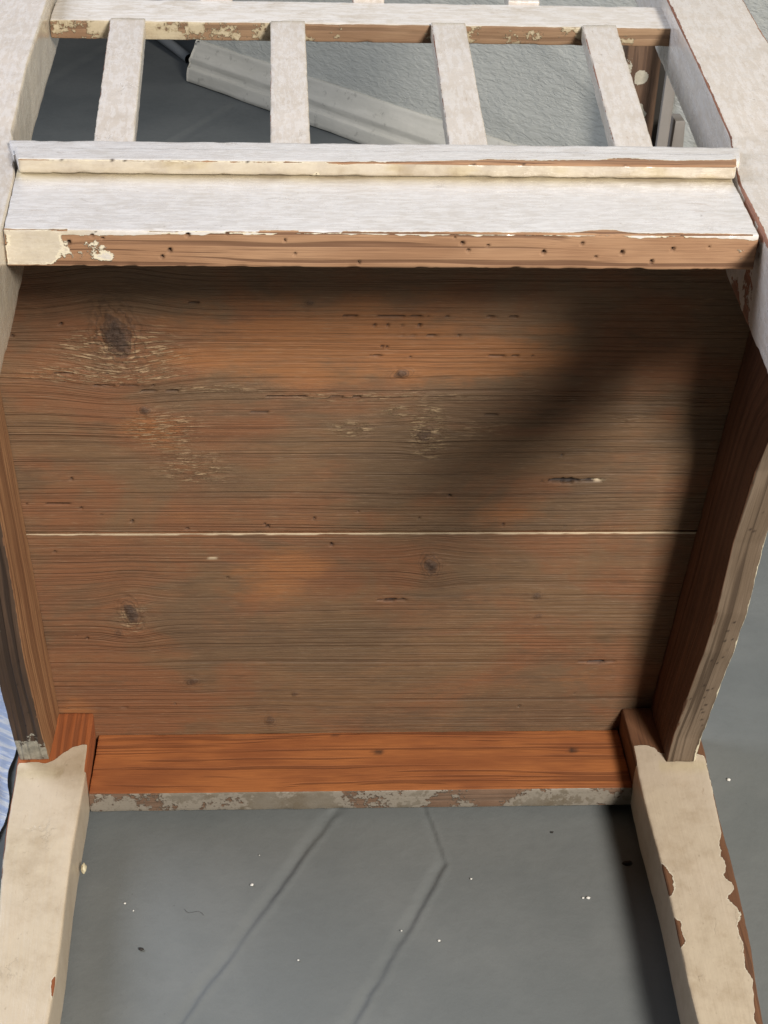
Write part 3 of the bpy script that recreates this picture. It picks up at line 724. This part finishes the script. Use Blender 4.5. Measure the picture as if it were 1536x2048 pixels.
# small paint drip hanging on the left front leg
def blob(name, c, rad, mat, parent=None, seed=0, n=10):
    U, V = np.meshgrid(np.arange(n*2), np.arange(n+1), indexing='ij')
    th = U.ravel()*math.pi/n; ph = V.ravel()*math.pi/n
    d = np.stack([np.cos(th)*np.sin(ph), np.sin(th)*np.sin(ph), np.cos(ph)], 1)
    k = 1+.7*fbm(d, (1.6, 1.6, 1.6), 3, seed)
    co = np.array(c)+d*np.array(rad)*k[:, None]; id_ = np.arange(n*2*(n+1)).reshape(n*2, n+1)
    Q = np.stack([id_[:, :-1], np.roll(id_, -1, 0)[:, :-1], np.roll(id_, -1, 0)[:, 1:], id_[:, 1:]], -1).reshape(-1, 4)
    return mk_mesh(name, co, Q, {}, mat, parent)
n = NT('dried_cream_paint'); M_drip = n.done((.66, .60, .42), .5)
blob('paint_drip', (-.1806, -.1222, .009), (.0016, .0030, .0030), M_drip, chair, 3)

# ------------------------------------------------------------------ things propped behind the chair
M_old = painted('paint_splashed_timber', (.60, .57, .48), (.52, .48, .38), ((.20, .12, .075), (.15, .085, .05), (.07, .038, .025)), edge=.0, namp=1.1, scale=30., dirt=.4)
def prop_attrs(kbv, blobs=()):
    def f(p, un, nrm, W):
        x, y, z = W.T; kb = np.full(len(x), kbv)
        q = np.stack([x, y, z], 1)
        for (bx, bz, r_) in blobs: kb = kb - 1.3*sstep(1.2, .7, np.hypot(x-bx, z-bz)/r_+.7*fbm(q, (90, 90, 90), 2, 4))
        return dict(kb=kb, dk=np.zeros(len(x)), yl=.25*np.ones(len(x)))
    return f
post = board('old_timber', None, M_old, (.042, .03, .31), lambda a, b, c: (.3430+.042*a, .96+.03*b, FLOOR+.273*c), res=(.0025, .006, .0025), r=.002, grain=2,
             attrs=prop_attrs(.74, ((.3625, .2085, .0075), (.3560, .166, .013), (.352, .18, .008))))
tag(post, 'upright brown timber with white paint blobs, glimpsed past the rightmost slat', 'timber')
n = NT('grey_lath_paint'); P = n.attr('pp', True)
M_lath = n.done(n.mix(n.noise(P, 60., 4.), (.24, .22, .20), (.33, .30, .275)), .6)
lath = board('lath', None, M_lath, (.022, .01, .30), lambda a, b, c: (.3810-.010*(1-c)+.013*a, .885+.008*b+.02*c, FLOOR+.285*c), res=(.005, .005, .01), r=.001, grain=2)
tag(lath, 'narrow grey lath standing upright beside the brown timber', 'lath')
blk = board('wood_offcut', None, M_lath, (.03, .03, .17), lambda a, b, c: (.3925+.026*a*(1-.55*c)-.002+.006*c, .9+.03*b, FLOOR+.182*c), res=(.005, .005, .01), r=.001, grain=2)
tag(blk, 'small grey wedge of wood in the dark gap beside the right post', 'wood offcut')
n = NT('gap_dark'); M_dk = n.done((.03, .026, .022), .7)  # near-black panel added to stand in for the dark gap
dk = board('dark_gap_panel', None, M_dk, (.12, .01, .30), lambda a, b, c: (.3860+.11*a, .975+.01*b, FLOOR+.24*c), res=(.02, .01, .03), r=.001)
tag(dk, 'dark panel filling the black gap behind the grey offcut', 'board')

# ------------------------------------------------------------------ crumpled sheet at the left
def sheet():
    nu, nv = 150, 210
    U, V = np.meshgrid(np.linspace(0, 1, nu), np.linspace(0, 1, nv), indexing='ij'); u = U.ravel(); v = V.ravel()
    x = -.52+.274*u; y = -.10+.36*v
    q = np.stack([x, y, x*0], 1)
    x = x + .010*fbm(q, (1, 22, 1), 3, 4)*u
    ang = y*.9+x*.45
    f = fbm(np.stack([x*.6+y*.3, ang, x*0], 1), (14, 150, 1), 3, 6); g = fbm(q, (22, 22, 1), 3, 2)
    z = FLOOR+.004+.014*np.abs(f)+.022*np.clip(g+.25, 0, 1)
    edge = np.minimum(np.minimum(u, 1-u)*10, np.minimum(v, 1-v)*12); z = FLOOR+.0015+(z-FLOOR-.0015)*np.clip(edge, .15, 1)
    id_ = np.arange(nu*nv).reshape(nu, nv)
    Q = np.stack([id_[:-1, :-1], id_[1:, :-1], id_[1:, 1:], id_[:-1, 1:]], -1).reshape(-1, 4)
    n = NT('pale_blue_sheet'); P = n.attr('pp', True)
    c = n.mix(n.ramp(n.noise(n.vmul(P, (40., 260., 1.)), 1., 3.), .45, .6), (.52, .62, .84), (.84, .87, .92))
    m = n.done(c, .35, n.bump(n.noise(n.vmul(P, (60., 300., 1.)), 1., 4.), .002, .6), .5)
    o = mk_mesh('plastic_sheet', np.stack([x, y, z], 1), Q, dict(pp=np.stack([x, y*.9+x*.45, x*0], 1)), m)
    tag(o, 'crumpled pale blue sheet on the floor left of the chair', 'sheet')
sheet()

# ------------------------------------------------------------------ bits lying on the floor
n = NT('white_paint_flake'); M_wf = n.done((.75, .74, .70), .6)
n = NT('dark_crumb'); M_dc = n.done((.02, .016, .014), .7)
for i, (x, y, r_, lab) in enumerate(((-.074, -.1226, .0013, 'bright white paint flake just left of the long left floor seam'),
        (-.1543, -.1368, .0008, 'small white flake nearest the left front leg'),
        (-.1483, -.1432, .0006, 'faint tiny flake just right of the flake by the left leg'),
        (-.0437, -.1855, .0007, 'lone white flake between the two long floor seams, lowest in the photo'),
        (.0689, -.1203, .0008, 'small white flake right of the bend in the right floor seam'),
        (.1432, -.1384, .0014, 'largest elongated white flake near the shadow of the right front leg'),
        (.1400, -.1384, .0009, 'smaller white flake touching the elongated flake near the right leg shadow'),
        (.0439, -.172, .0010, 'upright white sliver of paint right of the right floor seam'),
        (.0209, -.1634, .0006, 'tiny white speck lying in the right floor seam'),
        (-.0698, -.0964, .0005, 'tiny pale speck left of the left seam, closest to the front rail'))):
    o = blob('paint_flake', (x, y, FLOOR+.0008), (r_*.95, r_*.85, r_*.4), M_wf, None, i, 5)
    tag(o, lab, 'paint flake', 'paint flakes between the front legs')
o = blob('paint_flake', (.2618, -.029, FLOOR+.0008), (.0013, .0013, .0008), M_wf, None, 5, 5)
tag(o, 'white paint flake on the floor outside the right front leg', 'paint flake')
for (x, y, r_, lab) in ((-.1404, -.1746, .0013, 'dark crumb on the floor near the left front leg'), (.1281, -.0788, .0009, 'dark speck on the floor below the right end of the front rail'),
                        (.1745, -.1086, .0024, 'larger dark crumb in the shadow beside the right front leg')):
    o = blob('crumb', (x, y, FLOOR+.0008), (r_*1.3, r_*.8, r_*.6), M_dc, None, int(x*900), 6)
    tag(o, lab, 'crumb')
pts = np.array([(-.1160, -.1430), (-.1145, -.1452), (-.1130, -.1460), (-.1108, -.1458), (-.1085, -.1452), (-.1062, -.1454), (-.1048, -.1464), (-.1035, -.1483)])
co = []; k = 5
for i, (x, y) in enumerate(pts):
    t = pts[min(i+1, 7)]-pts[max(i-1, 0)]; t /= np.hypot(*t)
    for j in range(k):
        a = j*2*math.pi/k; co.append((x-t[1]*math.cos(a)*.00009, y+t[0]*math.cos(a)*.00009, FLOOR+.0012+.00009*math.sin(a)))
o = mk_mesh('hair', np.array(co), [[i*k+j, i*k+(j+1) % k, (i+1)*k+(j+1) % k, (i+1)*k+j] for i in range(7) for j in range(k)], {}, M_dc)
tag(o, 'fine curled dark hair lying on the floor at left', 'hair')
